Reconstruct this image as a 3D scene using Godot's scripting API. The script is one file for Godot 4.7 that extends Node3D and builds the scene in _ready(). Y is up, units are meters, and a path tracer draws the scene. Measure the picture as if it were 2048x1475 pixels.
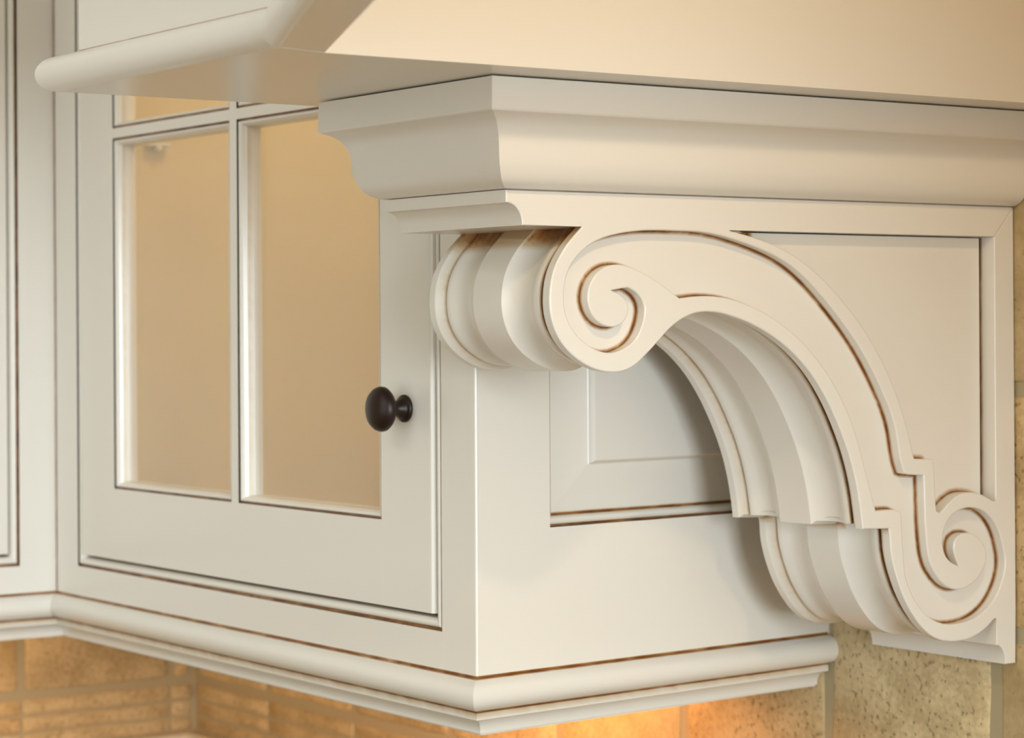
extends Node3D
# A cream, glazed kitchen: a scroll corbel under a range hood, beside a glass-door wall cabinet.
# Metres. x runs along the stone wall to the right, y is up, z comes out of that wall. The origin is the lower front corner of the glass cabinet.

const SHOT := Vector2(2048, 1475)
const FOCAL := 4827.0            # focal length in pixels of the 2048 x 1475 frame
const WALL_Z := -0.3431          # face of the stone on the back wall
const LEFT_X := -1.0604          # face of the stone on the left wall
const CORBEL_R := 0.1586
const CORBEL_L := 0.0265
const CAP_TOP := 0.3138
const CAP_LOW := 0.2931
const CAP_FRONT := 0.0846
const PLATE_Z := -0.3235
const SOFFIT := 0.3775
const CORNER_X := -0.665

# side view of the corbel, z and y in tenths of a millimetre
const SCROLL_EDGE := [
	286, 2929, 342, 2879, 406, 2815, 452, 2755, 490, 2690, 516, 2620, 531, 2531, 532, 2455, 520, 2381, 494, 2311, 445, 2234, 393, 2181,
	332, 2136, 266, 2099, 182, 2068, 108, 2054, 32, 2051, -42, 2063, -123, 2100, -183, 2145, -242, 2193, -310, 2252, -367, 2302, -429, 2345,
	-496, 2380, -581, 2408, -655, 2418, -730, 2417, -805, 2408, -893, 2388, -966, 2368, -1038, 2344, -1108, 2316, -1190, 2279, -1257, 2243, -1322, 2204,
	-1396, 2153, -1455, 2106, -1511, 2056, -1564, 2002, -1622, 1933, -1667, 1872, -1709, 1810, -1748, 1745, -1792, 1666, -1826, 1598, -1858, 1530, -1886, 1460,
	-1916, 1375, -1937, 1303, -1955, 1230, -1969, 1156, -1984, 1066, -1994, 991]
const LOWER_EDGE := [
	-2232, 982, -2238, 936, -2242, 876, -2247, 830, -2256, 786, -2268, 741, -2287, 684, -2304, 641, -2322, 599, -2348, 544, -2370, 504, -2395, 466,
	-2430, 416, -2459, 381, -2489, 346, -2532, 304, -2568, 275, -2605, 249, -2646, 228, -2702, 207, -2747, 197, -2792, 190, -2853, 187, -2899, 188,
	-2944, 192, -2989, 200, -3047, 217, -3090, 234, -3130, 254, -3181, 288, -3216, 317]
const RING_TOP := [
	-3214, 1119, -3171, 1139, -3114, 1164, -3069, 1178, -3023, 1186, -2976, 1189, -2914, 1184, -2869, 1171, -2827, 1150, -2787, 1125, -2737, 1087, -2697, 1063]
const STRAP_EDGE := [
	-2668, 1079, -2663, 1128, -2660, 1177, -2657, 1226, -2654, 1275, -2651, 1324, -2647, 1373, -2640, 1422]
const STEP_TOP := [
	-2628, 1427, -2575, 1430, -2523, 1432, -2470, 1435]
const EXTRADOS := [
	-2458, 1451, -2428, 1553, -2401, 1639, -2365, 1739, -2323, 1835, -2282, 1916, -2230, 2008, -2173, 2097, -2120, 2171, -2055, 2255, -1985, 2334, -1922, 2399,
	-1845, 2472, -1777, 2533, -1695, 2600, -1610, 2663, -1534, 2711, -1441, 2762, -1345, 2805, -1260, 2836, -1158, 2867, -1056, 2892, -967, 2910, -862, 2930]
const CH_FIELD_BOTTOM := [
	-2113, 1104, -2163, 1105, -2213, 1106, -2246, 1106, -2296, 1101, -2341, 1082]
const CH_NECK_LOWER := [
	-2341, 1082, -2344, 1037, -2348, 977, -2351, 931, -2354, 886, -2359, 826, -2363, 780, -2367, 735, -2372, 690, -2388, 632, -2405, 590, -2427, 550,
	-2460, 499, -2488, 464, -2519, 430, -2564, 391, -2602, 366, -2642, 345, -2684, 329, -2743, 313, -2788, 307, -2833, 305, -2893, 307, -2938, 312,
	-2983, 320, -3041, 336, -3083, 353, -3123, 374, -3173, 409, -3206, 439, -3236, 474, -3262, 511, -3291, 563, -3307, 606, -3318, 650, -3323, 709,
	-3317, 753, -3305, 797, -3288, 855, -3270, 897, -3248, 936, -3211, 984, -3178, 1015, -3141, 1041, -3101, 1062, -3043, 1079, -2998, 1085, -2953, 1085,
	-2893, 1075, -2850, 1061, -2810, 1040, -2767, 999, -2743, 960, -2729, 918, -2724, 872, -2733, 813, -2752, 773, -2783, 741, -2835, 711, -2878, 694]
const CH_COMMA_LOWER := [
	-2878, 694, -2863, 720, -2842, 761, -2832, 789, -2827, 819, -2831, 849, -2853, 886, -2878, 902, -2907, 912, -2952, 916, -2982, 913, -3011, 906,
	-3039, 893, -3077, 868, -3099, 848, -3119, 824, -3138, 784, -3142, 755, -3138, 725, -3122, 682, -3107, 656, -3088, 632, -3067, 611, -3031, 584,
	-3004, 569, -2976, 557, -2933, 543, -2903, 538, -2873, 536, -2843, 538, -2799, 549, -2771, 561, -2745, 575, -2708, 603, -2686, 623, -2666, 646,
	-2646, 669, -2620, 707, -2607, 734, -2597, 762, -2585, 806, -2580, 836, -2576, 866, -2570, 911, -2568, 941, -2565, 972, -2562, 1002, -2560, 1047,
	-2559, 1078, -2558, 1108, -2556, 1154, -2555, 1184, -2555, 1214, -2554, 1245, -2552, 1290, -2550, 1321]
const CH_STEP := [
	-2550, 1321, -2514, 1324, -2461, 1328, -2407, 1333, -2373, 1343]
const CH_OUTER := [
	-2373, 1343, -2350, 1398, -2333, 1456, -2321, 1515, -2310, 1574, -2297, 1633, -2279, 1690, -2256, 1746, -2230, 1800, -2200, 1853, -2170, 1905, -2139, 1956,
	-2107, 2007, -2073, 2057, -2038, 2106, -2001, 2154, -1963, 2201, -1924, 2247, -1883, 2291, -1842, 2335, -1799, 2378, -1756, 2420, -1712, 2461, -1668, 2502,
	-1622, 2542, -1576, 2581, -1529, 2618, -1480, 2653, -1430, 2686, -1378, 2716, -1324, 2743, -1269, 2767, -1213, 2788, -1156, 2807, -1098, 2825, -1040, 2841,
	-981, 2856, -923, 2870, -864, 2883, -804, 2895, -745, 2904, -685, 2912, -625, 2917, -565, 2919, -504, 2920, -444, 2920, -384, 2921, -324, 2921,
	-263, 2920, -203, 2918, -143, 2913, -83, 2907, -23, 2899, 36, 2888, 95, 2875, 153, 2857, 208, 2834, 260, 2804, 308, 2767, 351, 2725,
	386, 2676, 410, 2621, 424, 2563, 428, 2503, 422, 2443, 406, 2385, 377, 2332, 338, 2286, 293, 2247, 242, 2214, 187, 2189, 129, 2173,
	70, 2169, 11, 2180, -46, 2202, -96, 2234, -136, 2278, -164, 2331, -182, 2389, -185, 2449, -161, 2502, -116, 2541, -61, 2565]
const CH_EYE := [
	-61, 2565, -24, 2562, 31, 2554, 68, 2548]
const CH_COMMA_UPPER := [
	68, 2548, 39, 2539, 11, 2528, -15, 2512, -38, 2493, -60, 2454, -62, 2425, -52, 2397, -36, 2371, -15, 2350, 11, 2336, 41, 2328,
	71, 2326, 101, 2330, 130, 2337, 170, 2358, 194, 2377, 214, 2399, 230, 2425, 241, 2453, 248, 2482, 249, 2512, 245, 2542, 236, 2571,
	222, 2598, 195, 2634, 173, 2655, 148, 2672, 121, 2686, 93, 2696, 63, 2702, 33, 2705, 3, 2705, -27, 2702, -72, 2692, -101, 2683,
	-129, 2674, -158, 2663, -186, 2652, -214, 2640, -241, 2627, -269, 2614, -296, 2601, -322, 2586, -362, 2563, -388, 2547, -414, 2531, -440, 2516,
	-465, 2500]
const CH_INTRADOS := [
	-465, 2500, -571, 2511, -661, 2516, -767, 2512, -856, 2501, -960, 2478, -1061, 2447, -1146, 2414, -1242, 2370, -1322, 2326, -1411, 2269, -1484, 2215,
	-1565, 2146, -1641, 2072, -1702, 2004, -1767, 1921, -1818, 1845, -1871, 1754, -1912, 1673, -1953, 1575, -1989, 1475, -2017, 1389, -2050, 1288, -2079, 1203,
	-2113, 1104]
var cream_paint: StandardMaterial3D
var maple: StandardMaterial3D
var bronze: StandardMaterial3D
var glass: StandardMaterial3D
var steel: StandardMaterial3D
var plaster: StandardMaterial3D
var oak_floor: StandardMaterial3D
var grout: StandardMaterial3D
var clear_plastic: StandardMaterial3D
var stones: Array[StandardMaterial3D] = []
var blotch := FastNoiseLite.new()
var fine := FastNoiseLite.new()
var cream := Color(0.915, 0.892, 0.852).srgb_to_linear()
var glaze := Color(0.34, 0.150, 0.047)       # what one coat of the brown glaze lets through, linear


func _ready() -> void:
	# ---- camera
	var cam := Camera3D.new()
	cam.name = "camera"
	add_child(cam)
	var yaw := deg_to_rad(55.0)
	var roll := -0.0057
	var ahead := Vector3(-sin(yaw), 0, -cos(yaw))
	var right0 := Vector3(cos(yaw), 0, -sin(yaw))
	var right := cos(roll) * right0 + sin(roll) * Vector3.UP
	var up := -sin(roll) * right0 + cos(roll) * Vector3.UP
	cam.transform = Transform3D(Basis(right, up, -ahead), Vector3(1.32484, 0.23156, 0.89744))
	cam.projection = Camera3D.PROJECTION_FRUSTUM
	cam.keep_aspect = Camera3D.KEEP_HEIGHT
	cam.near = 0.05
	cam.far = 60.0
	cam.size = cam.near * SHOT.y / FOCAL
	cam.frustum_offset = Vector2(0, -79.5 / FOCAL * cam.near)     # a lens shifted down a little keeps the verticals upright
	var lens := CameraAttributesPhysical.new()
	lens.frustum_focal_length = 78.5
	lens.frustum_focus_distance = 1.48
	lens.exposure_aperture = 11.0
	cam.attributes = lens
	cam.current = true
	# ---- sky and exposure
	var sky_stuff := ProceduralSkyMaterial.new()
	sky_stuff.sky_top_color = Color(0.36, 0.52, 0.78)
	sky_stuff.sky_horizon_color = Color(0.78, 0.84, 0.9)
	sky_stuff.ground_horizon_color = Color(0.55, 0.55, 0.5)
	sky_stuff.ground_bottom_color = Color(0.3, 0.3, 0.27)
	var sky := Sky.new()
	sky.sky_material = sky_stuff
	var env := Environment.new()
	env.background_mode = Environment.BG_SKY
	env.sky = sky
	env.background_energy_multiplier = 1.0
	env.tonemap_mode = Environment.TONE_MAPPER_LINEAR
	env.tonemap_exposure = 0.965
	env.sdfgi_enabled = true
	env.ssao_enabled = true
	env.ssil_enabled = true
	var world := WorldEnvironment.new()
	world.name = "environment"
	world.environment = env
	add_child(world)
	# ---- large lights, all out of view: daylight from unseen windows, and an unseen ceiling panel
	area_light("unseen_window_daylight", Vector3(3.3, 0.33, 0.85), Vector3(0.0, 0.15, 0.4), Vector2(1.2, 1.05), Color(0.92, 0.972, 1.0), 8.8)  # out of view, placed to light the corbel face and side panel
	area_light("unseen_window_daylight_front", Vector3(0.9, 0.15, 3.15), Vector3(0.9, 0.15, 0.0), Vector2(2.0, 1.3), Color(0.92, 0.972, 1.0), 1.8)  # out of view, placed to light the cabinet fronts
	area_light("unseen_ceiling_panel_light", Vector3(0.8, 1.255, 1.7), Vector3(0.8, -1.0, 1.7), Vector2(1.8, 1.2), Color(0.95, 0.965, 0.96), 1.5)  # out of view overhead, lights the fronts while the hood shades the crown
	make_noise()
	make_materials()
	build_room()
	build_wall_stones()
	build_glass_cabinet()
	build_corner_cabinet()
	build_hood()
	build_crown()
	build_corbel()
	build_far_side()
	build_lamps()


func area_light(called: String, at: Vector3, aim: Vector3, size: Vector2, tint: Color, power: float) -> void:
	var a := AreaLight3D.new()
	a.name = called
	add_child(a)
	a.area_size = size
	a.light_color = tint
	a.light_energy = power
	a.area_range = 12.0
	a.area_attenuation = 2.0
	a.shadow_enabled = true
	a.look_at_from_position(at, aim, Vector3.UP if absf((aim - at).normalized().y) < 0.95 else Vector3.BACK)


# ------------------------------------------------------------------ materials
func make_noise() -> void:
	blotch.seed = 7
	blotch.frequency = 38.0
	blotch.fractal_octaves = 3
	fine.seed = 21
	fine.frequency = 330.0
	fine.fractal_octaves = 2


func plain(tint: Color, rough: float, metal := 0.0) -> StandardMaterial3D:
	var m := StandardMaterial3D.new()
	m.albedo_color = tint
	m.roughness = rough
	m.metallic = metal
	m.cull_mode = BaseMaterial3D.CULL_DISABLED
	return m


func make_materials() -> void:
	cream_paint = plain(Color.WHITE, 0.23)
	cream_paint.vertex_color_use_as_albedo = true
	cream_paint.resource_name = "glazed cream paint"
	var brush := NoiseTexture2D.new()
	brush.width = 512
	brush.height = 512
	brush.seamless = true
	var bn := FastNoiseLite.new()
	bn.seed = 3
	bn.frequency = 0.02
	bn.fractal_octaves = 4
	brush.noise = bn
	brush.as_normal_map = true
	brush.bump_strength = 1.2
	cream_paint.normal_enabled = true
	cream_paint.normal_texture = brush
	cream_paint.normal_scale = 0.05
	cream_paint.uv1_triplanar = true
	cream_paint.uv1_scale = Vector3(9, 9, 9)
	maple = plain(Color(0.885, 0.805, 0.575), 0.45)
	bronze = plain(Color(0.15, 0.085, 0.05), 0.42, 0.3)
	glass = plain(Color(1, 1, 1, 0.06), 0.02)
	glass.transparency = BaseMaterial3D.TRANSPARENCY_ALPHA
	steel = plain(Color(0.72, 0.70, 0.66), 0.32, 0.9)
	plaster = plain(Color(0.86, 0.83, 0.76), 0.8)
	oak_floor = plain(Color(0.49, 0.37, 0.20), 0.5)
	grout = plain(Color(0.68, 0.62, 0.49), 0.9)
	clear_plastic = plain(Color(0.92, 0.92, 0.9), 0.15)
	var picture := stone_picture()
	var relief := stone_relief
	for tint in [Color(1, 1, 1), Color(0.95, 0.93, 0.9), Color(1.0, 0.96, 0.9), Color(0.92, 0.9, 0.86)]:
		var m := plain(tint, 0.85)
		m.albedo_texture = picture
		m.heightmap_enabled = true
		m.heightmap_texture = relief
		m.heightmap_scale = 0.12
		m.uv1_triplanar = true
		m.uv1_world_triplanar = true
		m.uv1_scale = Vector3(3.1, 3.1, 3.1)
		m.uv1_offset = Vector3(stones.size() * 0.37, stones.size() * 0.21, stones.size() * 0.53)
		stones.append(m)


var stone_relief: ImageTexture


func stone_picture() -> ImageTexture:
	# tumbled travertine: soft clouds of tan, fine grain, small dark pits
	var side := 512
	var img := Image.create(side, side, false, Image.FORMAT_RGB8)
	var high := Image.create(side, side, false, Image.FORMAT_R8)
	var clouds := FastNoiseLite.new()
	clouds.seed = 11
	clouds.frequency = 0.011
	clouds.fractal_octaves = 5
	var grain := FastNoiseLite.new()
	grain.seed = 12
	grain.frequency = 0.09
	grain.fractal_octaves = 3
	var pits := FastNoiseLite.new()
	pits.seed = 13
	pits.frequency = 0.10
	pits.fractal_octaves = 2
	var a := Color(0.86, 0.77, 0.60)
	var b := Color(0.74, 0.65, 0.48)
	for y in side:
		for x in side:
			var c := seamless(clouds, x, y, side)
			var g := seamless(grain, x, y, side)
			var p := seamless(pits, x, y, side)
			var hole := smoothstep(0.40, 0.62, p + 0.35 * g)
			var t := a.lerp(b, clampf(0.5 + 1.2 * c + 0.7 * g, 0, 1))
			t = t.lerp(Color(0.47, 0.40, 0.29), hole * 0.5)
			img.set_pixel(x, y, t)
			high.set_pixel(x, y, Color(clampf(0.62 + 0.25 * c + 0.2 * g - 0.5 * hole, 0, 1), 0, 0))
	stone_relief = ImageTexture.create_from_image(high)
	return ImageTexture.create_from_image(img)


func seamless(n: FastNoiseLite, x: int, y: int, side: int) -> float:
	var fx := smoothstep(0.75, 1.0, float(x) / side)
	var fy := smoothstep(0.75, 1.0, float(y) / side)
	var top := lerpf(n.get_noise_2d(x, y), n.get_noise_2d(x - side, y), fx)
	if fy <= 0.0:
		return top
	return lerpf(top, lerpf(n.get_noise_2d(x, y - side), n.get_noise_2d(x - side, y - side), fx), fy)


# ------------------------------------------------------------------ naming
func numbered(called: String, parent: Node) -> String:
	if not parent.has_node(NodePath(called)):
		return called
	var k := 1
	while parent.has_node(NodePath("%s_%03d" % [called, k])):
		k += 1
	return "%s_%03d" % [called, k]


func thing(called: String, label: String, category: String, at := Vector3.ZERO) -> Node3D:
	var o := Node3D.new()
	o.name = numbered(called, self)
	add_child(o, true)
	o.position = at
	o.set_meta("label", label)
	o.set_meta("category", category)
	return o


func fresh(m: Material) -> SurfaceTool:
	var st := SurfaceTool.new()
	st.begin(Mesh.PRIMITIVE_TRIANGLES)
	st.set_material(m)
	st.set_color(cream)
	return st


func put(called: String, st: SurfaceTool, parent: Node, label := "") -> MeshInstance3D:
	# shapes are written in world coordinates; the thing's own origin is taken off here
	st.generate_normals()
	var o := MeshInstance3D.new()
	o.name = numbered(called, parent)
	parent.add_child(o, true)
	o.mesh = st.commit()
	var off := Vector3.ZERO
	var n: Node = parent
	while n is Node3D and n != self:
		off += (n as Node3D).position
		n = n.get_parent()
	o.position = -off
	if label:
		o.set_meta("label", label)
	return o


func struct(called: String, st: SurfaceTool) -> MeshInstance3D:
	var o := put(called, st, self)
	o.set_meta("kind", "structure")
	return o


# ------------------------------------------------------------------ shapes
func tint(g: float, p: Vector3) -> Color:
	# cream paint with brown glaze wiped into the crevices: g is how much glaze the place holds
	if g <= 0.001:
		return cream
	var k := 1.3 * clampf(g * (0.92 + 0.55 * blotch.get_noise_3dv(p) + 0.4 * fine.get_noise_3dv(p)), 0.0, 1.1)
	return Color(cream.r * pow(glaze.r, k), cream.g * pow(glaze.g, k), cream.b * pow(glaze.b, k))


func tri(st: SurfaceTool, a: Vector3, b: Vector3, c: Vector3, n: Vector3, ca := cream, cb := cream, cc := cream) -> void:
	if (a - c).cross(a - b).dot(n) < 0.0:
		st.set_color(ca); st.add_vertex(a)
		st.set_color(cc); st.add_vertex(c)
		st.set_color(cb); st.add_vertex(b)
	else:
		st.set_color(ca); st.add_vertex(a)
		st.set_color(cb); st.add_vertex(b)
		st.set_color(cc); st.add_vertex(c)


func quad(st: SurfaceTool, a: Vector3, b: Vector3, c: Vector3, d: Vector3, n: Vector3, ca := cream, cb := cream, cc := cream, cd := cream) -> void:
	tri(st, a, b, c, n, ca, cb, cc)
	tri(st, a, c, d, n, ca, cc, cd)


func slab(st: SurfaceTool, t: Transform3D, lo: Vector3, hi: Vector3, bevel := 0.0006) -> void:
	# a box with chamfered edges
	var mid := (lo + hi) / 2
	var h := (hi - lo) / 2
	var b := minf(bevel, minf(h.x, minf(h.y, h.z)) * 0.9)
	st.set_smooth_group(-1)
	var at := func(v: Vector3) -> Vector3: return t * (mid + v)
	for axis in 3:
		var u := (axis + 1) % 3
		var w := (axis + 2) % 3
		for s in [-1.0, 1.0]:
			var q: Array[Vector3] = []
			for k in [[-1.0, -1.0], [1.0, -1.0], [1.0, 1.0], [-1.0, 1.0]]:
				var v := Vector3.ZERO
				v[axis] = s * h[axis]
				v[u] = k[0] * (h[u] - b)
				v[w] = k[1] * (h[w] - b)
				q.append(at.call(v))
			var n := Vector3.ZERO
			n[axis] = s
			quad(st, q[0], q[1], q[2], q[3], t.basis * n)
		if b <= 0.0:
			continue
		for s in [-1.0, 1.0]:
			for r in [-1.0, 1.0]:
				# the edge along this axis between the faces u = s and w = r
				var q: Array[Vector3] = []
				for k in [[-1.0, 0], [1.0, 0], [1.0, 1], [-1.0, 1]]:
					var v := Vector3.ZERO
					v[axis] = k[0] * (h[axis] - b)
					v[u] = s * (h[u] - (b if k[1] == 1 else 0.0))
					v[w] = r * (h[w] - (0.0 if k[1] == 1 else b))
					q.append(at.call(v))
				var n := Vector3.ZERO
				n[u] = s
				n[w] = r
				quad(st, q[0], q[1], q[2], q[3], t.basis * n)
	if b > 0.0:
		for sx in [-1.0, 1.0]:
			for sy in [-1.0, 1.0]:
				for sz in [-1.0, 1.0]:
					var e := Vector3(sx * h.x, sy * h.y, sz * h.z)
					var i := Vector3(sx * b, sy * b, sz * b)
					tri(st, at.call(e - Vector3(0, i.y, i.z)), at.call(e - Vector3(i.x, 0, i.z)), at.call(e - Vector3(i.x, i.y, 0)), t.basis * Vector3(sx, sy, sz))


func lathe(st: SurfaceTool, t: Transform3D, profile: Array, turns := 48) -> void:
	# profile: [radius, height] along the local z axis
	st.set_smooth_group(1)
	for k in turns:
		var a0 := TAU * k / turns
		var a1 := TAU * (k + 1) / turns
		for i in profile.size() - 1:
			var p = profile[i]
			var q = profile[i + 1]
			var am := (a0 + a1) / 2
			var n := Vector3(cos(am) * (q[1] - p[1]), sin(am) * (q[1] - p[1]), -(q[0] - p[0]))
			quad(st, t * Vector3(cos(a0) * p[0], sin(a0) * p[0], p[1]), t * Vector3(cos(a1) * p[0], sin(a1) * p[0], p[1]),
				t * Vector3(cos(a1) * q[0], sin(a1) * q[0], q[1]), t * Vector3(cos(a0) * q[0], sin(a0) * q[0], q[1]), t.basis * n)


func curve_of(list: Array, step := 0.0025) -> PackedVector2Array:
	# a smooth curve through listed points (tenths of a millimetre), resampled
	var p: Array[Vector2] = []
	for i in range(0, list.size(), 2):
		p.append(Vector2(list[i], list[i + 1]) * 0.0001)
	var out := PackedVector2Array([p[0]])
	for i in p.size() - 1:
		var a := p[maxi(i - 1, 0)]
		var d := p[mini(i + 2, p.size() - 1)]
		var n := maxi(1, roundi(p[i].distance_to(p[i + 1]) / step))
		for k in range(1, n + 1):
			out.append(p[i].cubic_interpolate_in_time(p[i + 1], a, d, float(k) / n, p[i].distance_to(p[i + 1]), -a.distance_to(p[i]), p[i].distance_to(p[i + 1]) + p[i + 1].distance_to(d)) if a != p[i] and d != p[i + 1] else p[i].cubic_interpolate(p[i + 1], a, d, float(k) / n))
	return out


func line_of(pts: Array, step := 0.004) -> PackedVector2Array:
	var out := PackedVector2Array([pts[0]])
	for i in pts.size() - 1:
		var a: Vector2 = pts[i]
		var b: Vector2 = pts[i + 1]
		var n := maxi(1, roundi(a.distance_to(b) / step))
		for k in range(1, n + 1):
			out.append(a.lerp(b, float(k) / n))
	return out


func loop_of(runs: Array) -> Dictionary:
	# runs of points, each beginning where the last one ended -> points, and the run that each segment belongs to
	var p := PackedVector2Array()
	var g := PackedInt32Array()
	for r in runs.size():
		var run: PackedVector2Array = runs[r]
		for i in run.size() - 1:
			if p.size() and p[p.size() - 1].distance_to(run[i]) < 0.00012:
				continue
			p.append(run[i])
			g.append(r)
	return {"p": p, "g": g}


func area_of(p: PackedVector2Array) -> float:
	var a := 0.0
	for i in p.size():
		a += p[i].cross(p[(i + 1) % p.size()])
	return a / 2


func inward(p: PackedVector2Array) -> PackedVector2Array:
	# mitred normals pointing into the polygon
	var s := signf(area_of(p))
	var out := PackedVector2Array()
	var n := p.size()
	for i in n:
		var d0 := (p[i] - p[(i + n - 1) % n]).normalized()
		var d1 := (p[(i + 1) % n] - p[i]).normalized()
		var n0 := Vector2(-d0.y, d0.x) * s
		var n1 := Vector2(-d1.y, d1.x) * s
		var m := n0 + n1
		var k := 1.0 + n0.dot(n1)
		out.append((m / k).limit_length(2.2) if k > 0.05 else n1)
	return out


func moved(p: PackedVector2Array, n: PackedVector2Array, by: float) -> PackedVector2Array:
	var out := PackedVector2Array()
	for i in p.size():
		out.append(p[i] + n[i] * by)
	return out


func lift(t: Transform3D, v: Vector2, h: float) -> Vector3:
	return t * Vector3(v.x, v.y, h)


func cap_fill(st: SurfaceTool, t: Transform3D, outer: PackedVector2Array, hole: PackedVector2Array, h: float, n: Vector3) -> void:
	var poly := outer
	if hole.size():
		# join the hole to the outline by a narrow bridge, then clip ears
		var best := INF
		var bi := 0
		var bj := 0
		for i in outer.size():
			for j in hole.size():
				var d := outer[i].distance_squared_to(hole[j])
				if d < best:
					best = d
					bi = i
					bj = j
		poly = PackedVector2Array()
		for k in range(0, outer.size() + 1):
			poly.append(outer[(bi + k) % outer.size()])
		var same := signf(area_of(outer)) == signf(area_of(hole))
		for k in range(0, hole.size() + 1):
			poly.append(hole[posmod(bj - k if same else bj + k, hole.size())])
	var idx := ears(poly)
	st.set_smooth_group(-1)
	for i in range(0, idx.size(), 3):
		tri(st, lift(t, poly[idx[i]], h), lift(t, poly[idx[i + 1]], h), lift(t, poly[idx[i + 2]], h), n)


func ears(p: PackedVector2Array) -> PackedInt32Array:
	# ear clipping that puts up with a bridge walked twice
	var s := signf(area_of(p))
	var ring: Array[int] = []
	for i in p.size():
		ring.append(i)
	var out := PackedInt32Array()
	var guard := 0
	var i := 0
	var reflex := {}
	var n := ring.size()
	while ring.size() > 3 and guard < ring.size() * 2 + 8:
		n = ring.size()
		i = i % n
		var a := p[ring[(i + n - 1) % n]]
		var b := p[ring[i]]
		var c := p[ring[(i + 1) % n]]
		var turn := (b - a).cross(c - b) * s
		var ok := turn > 1e-13
		if ok:
			var lo := Vector2(minf(a.x, minf(b.x, c.x)), minf(a.y, minf(b.y, c.y)))
			var hi := Vector2(maxf(a.x, maxf(b.x, c.x)), maxf(a.y, maxf(b.y, c.y)))
			for q in ring:
				var v := p[q]
				if v.x < lo.x or v.x > hi.x or v.y < lo.y or v.y > hi.y:
					continue
				if v == a or v == b or v == c:
					continue
				if (b - a).cross(v - a) * s >= 0 and (c - b).cross(v - b) * s >= 0 and (a - c).cross(v - c) * s >= 0:
					ok = false
					break
		elif absf(turn) <= 1e-13:
			ring.remove_at(i)
			guard = 0
			continue
		if ok:
			out.append_array([ring[(i + n - 1) % n], ring[i], ring[(i + 1) % n]])
			ring.remove_at(i)
			guard = 0
			i += 1 if i % 2 else 0
		else:
			i += 1
			guard += 1
	if ring.size() == 3:
		out.append_array([ring[0], ring[1], ring[2]])
	elif ring.size() > 3:
		print("ears left: ", ring.size(), " of ", p.size())
	return out


func plate(st: SurfaceTool, t: Transform3D, outer: Dictionary, hole: Dictionary, top: float, deep: Callable, bevel := 0.0006, sharp: Array = [], back := false, foot := 0.0) -> void:
	# a flat board with a shaped outline and perhaps a shaped hole. t takes (u, v, height). deep(run) is how far down the edge of that run goes; negative for the hole's runs.
	# runs named in sharp keep an unbroken edge; foot is the glaze gathered where the edge meets what lies under it
	var up := t.basis.z.normalized() * signf(top if absf(top) > 1e-9 else 1.0)
	var face := up
	var rims: Array = []
	for which in 2:
		var l := outer if which == 0 else hole
		if l.is_empty():
			rims.append(PackedVector2Array())
			continue
		var p: PackedVector2Array = l.p
		var g: PackedInt32Array = l.g
		var n := inward(p)
		var s := 1.0 if which == 0 else -1.0
		var m := p.size()
		var rim := PackedVector2Array()
		for i in m:
			var keep: bool = which == 0 and (g[i] in sharp or g[(i + m - 1) % m] in sharp)
			rim.append(p[i] if keep else p[i] + n[i] * s * bevel)
		for i in m:
			var j := (i + 1) % m
			var d: float = deep.call(g[i] if which == 0 else -1 - g[i])
			var keep_i: bool = rim[i] == p[i]
			var keep_j: bool = rim[j] == p[j]
			var out3 := t.basis * Vector3(-(n[i] + n[j]).x * s, -(n[i] + n[j]).y * s, 0)
			var hi_i := lift(t, p[i], top - (0.0 if keep_i else bevel))
			var hi_j := lift(t, p[j], top - (0.0 if keep_j else bevel))
			if not (keep_i and keep_j):
				# rounded arris in two steps
				var mi := lift(t, p[i].lerp(rim[i], 0.3), top - (0.0 if keep_i else bevel * 0.3))
				var mj := lift(t, p[j].lerp(rim[j], 0.3), top - (0.0 if keep_j else bevel * 0.3))
				st.set_smooth_group(900 + g[i] + which * 40)
				quad(st, mi, mj, lift(t, rim[j], top), lift(t, rim[i], top), face + out3)
				quad(st, hi_i, hi_j, mj, mi, face + out3)
			st.set_smooth_group(1 + g[i] + which * 40)
			if foot > 0.0 and d > 0.004:
				var f0 := 0.0009
				var f1 := 0.0032
				var ai := lift(t, p[i], top - d + f1)
				var aj := lift(t, p[j], top - d + f1)
				var bi := lift(t, p[i], top - d + f0)
				var bj := lift(t, p[j], top - d + f0)
				var ei := lift(t, p[i], top - d)
				var ej := lift(t, p[j], top - d)
				quad(st, ai, aj, hi_j, hi_i, out3)
				quad(st, bi, bj, aj, ai, out3, tint(foot * 0.55, bi), tint(foot * 0.55, bj), cream, cream)
				quad(st, ei, ej, bj, bi, out3, tint(foot * 1.3, ei), tint(foot * 1.3, ej), tint(foot * 0.55, bj), tint(foot * 0.55, bi))
			else:
				quad(st, lift(t, p[i], top - d), lift(t, p[j], top - d), hi_j, hi_i, out3)
		rims.append(rim)
	cap_fill(st, t, rims[0], rims[1], top, face)
	if back:
		cap_fill(st, t, outer.p, PackedVector2Array(), top - deep.call(0), -face)


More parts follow.
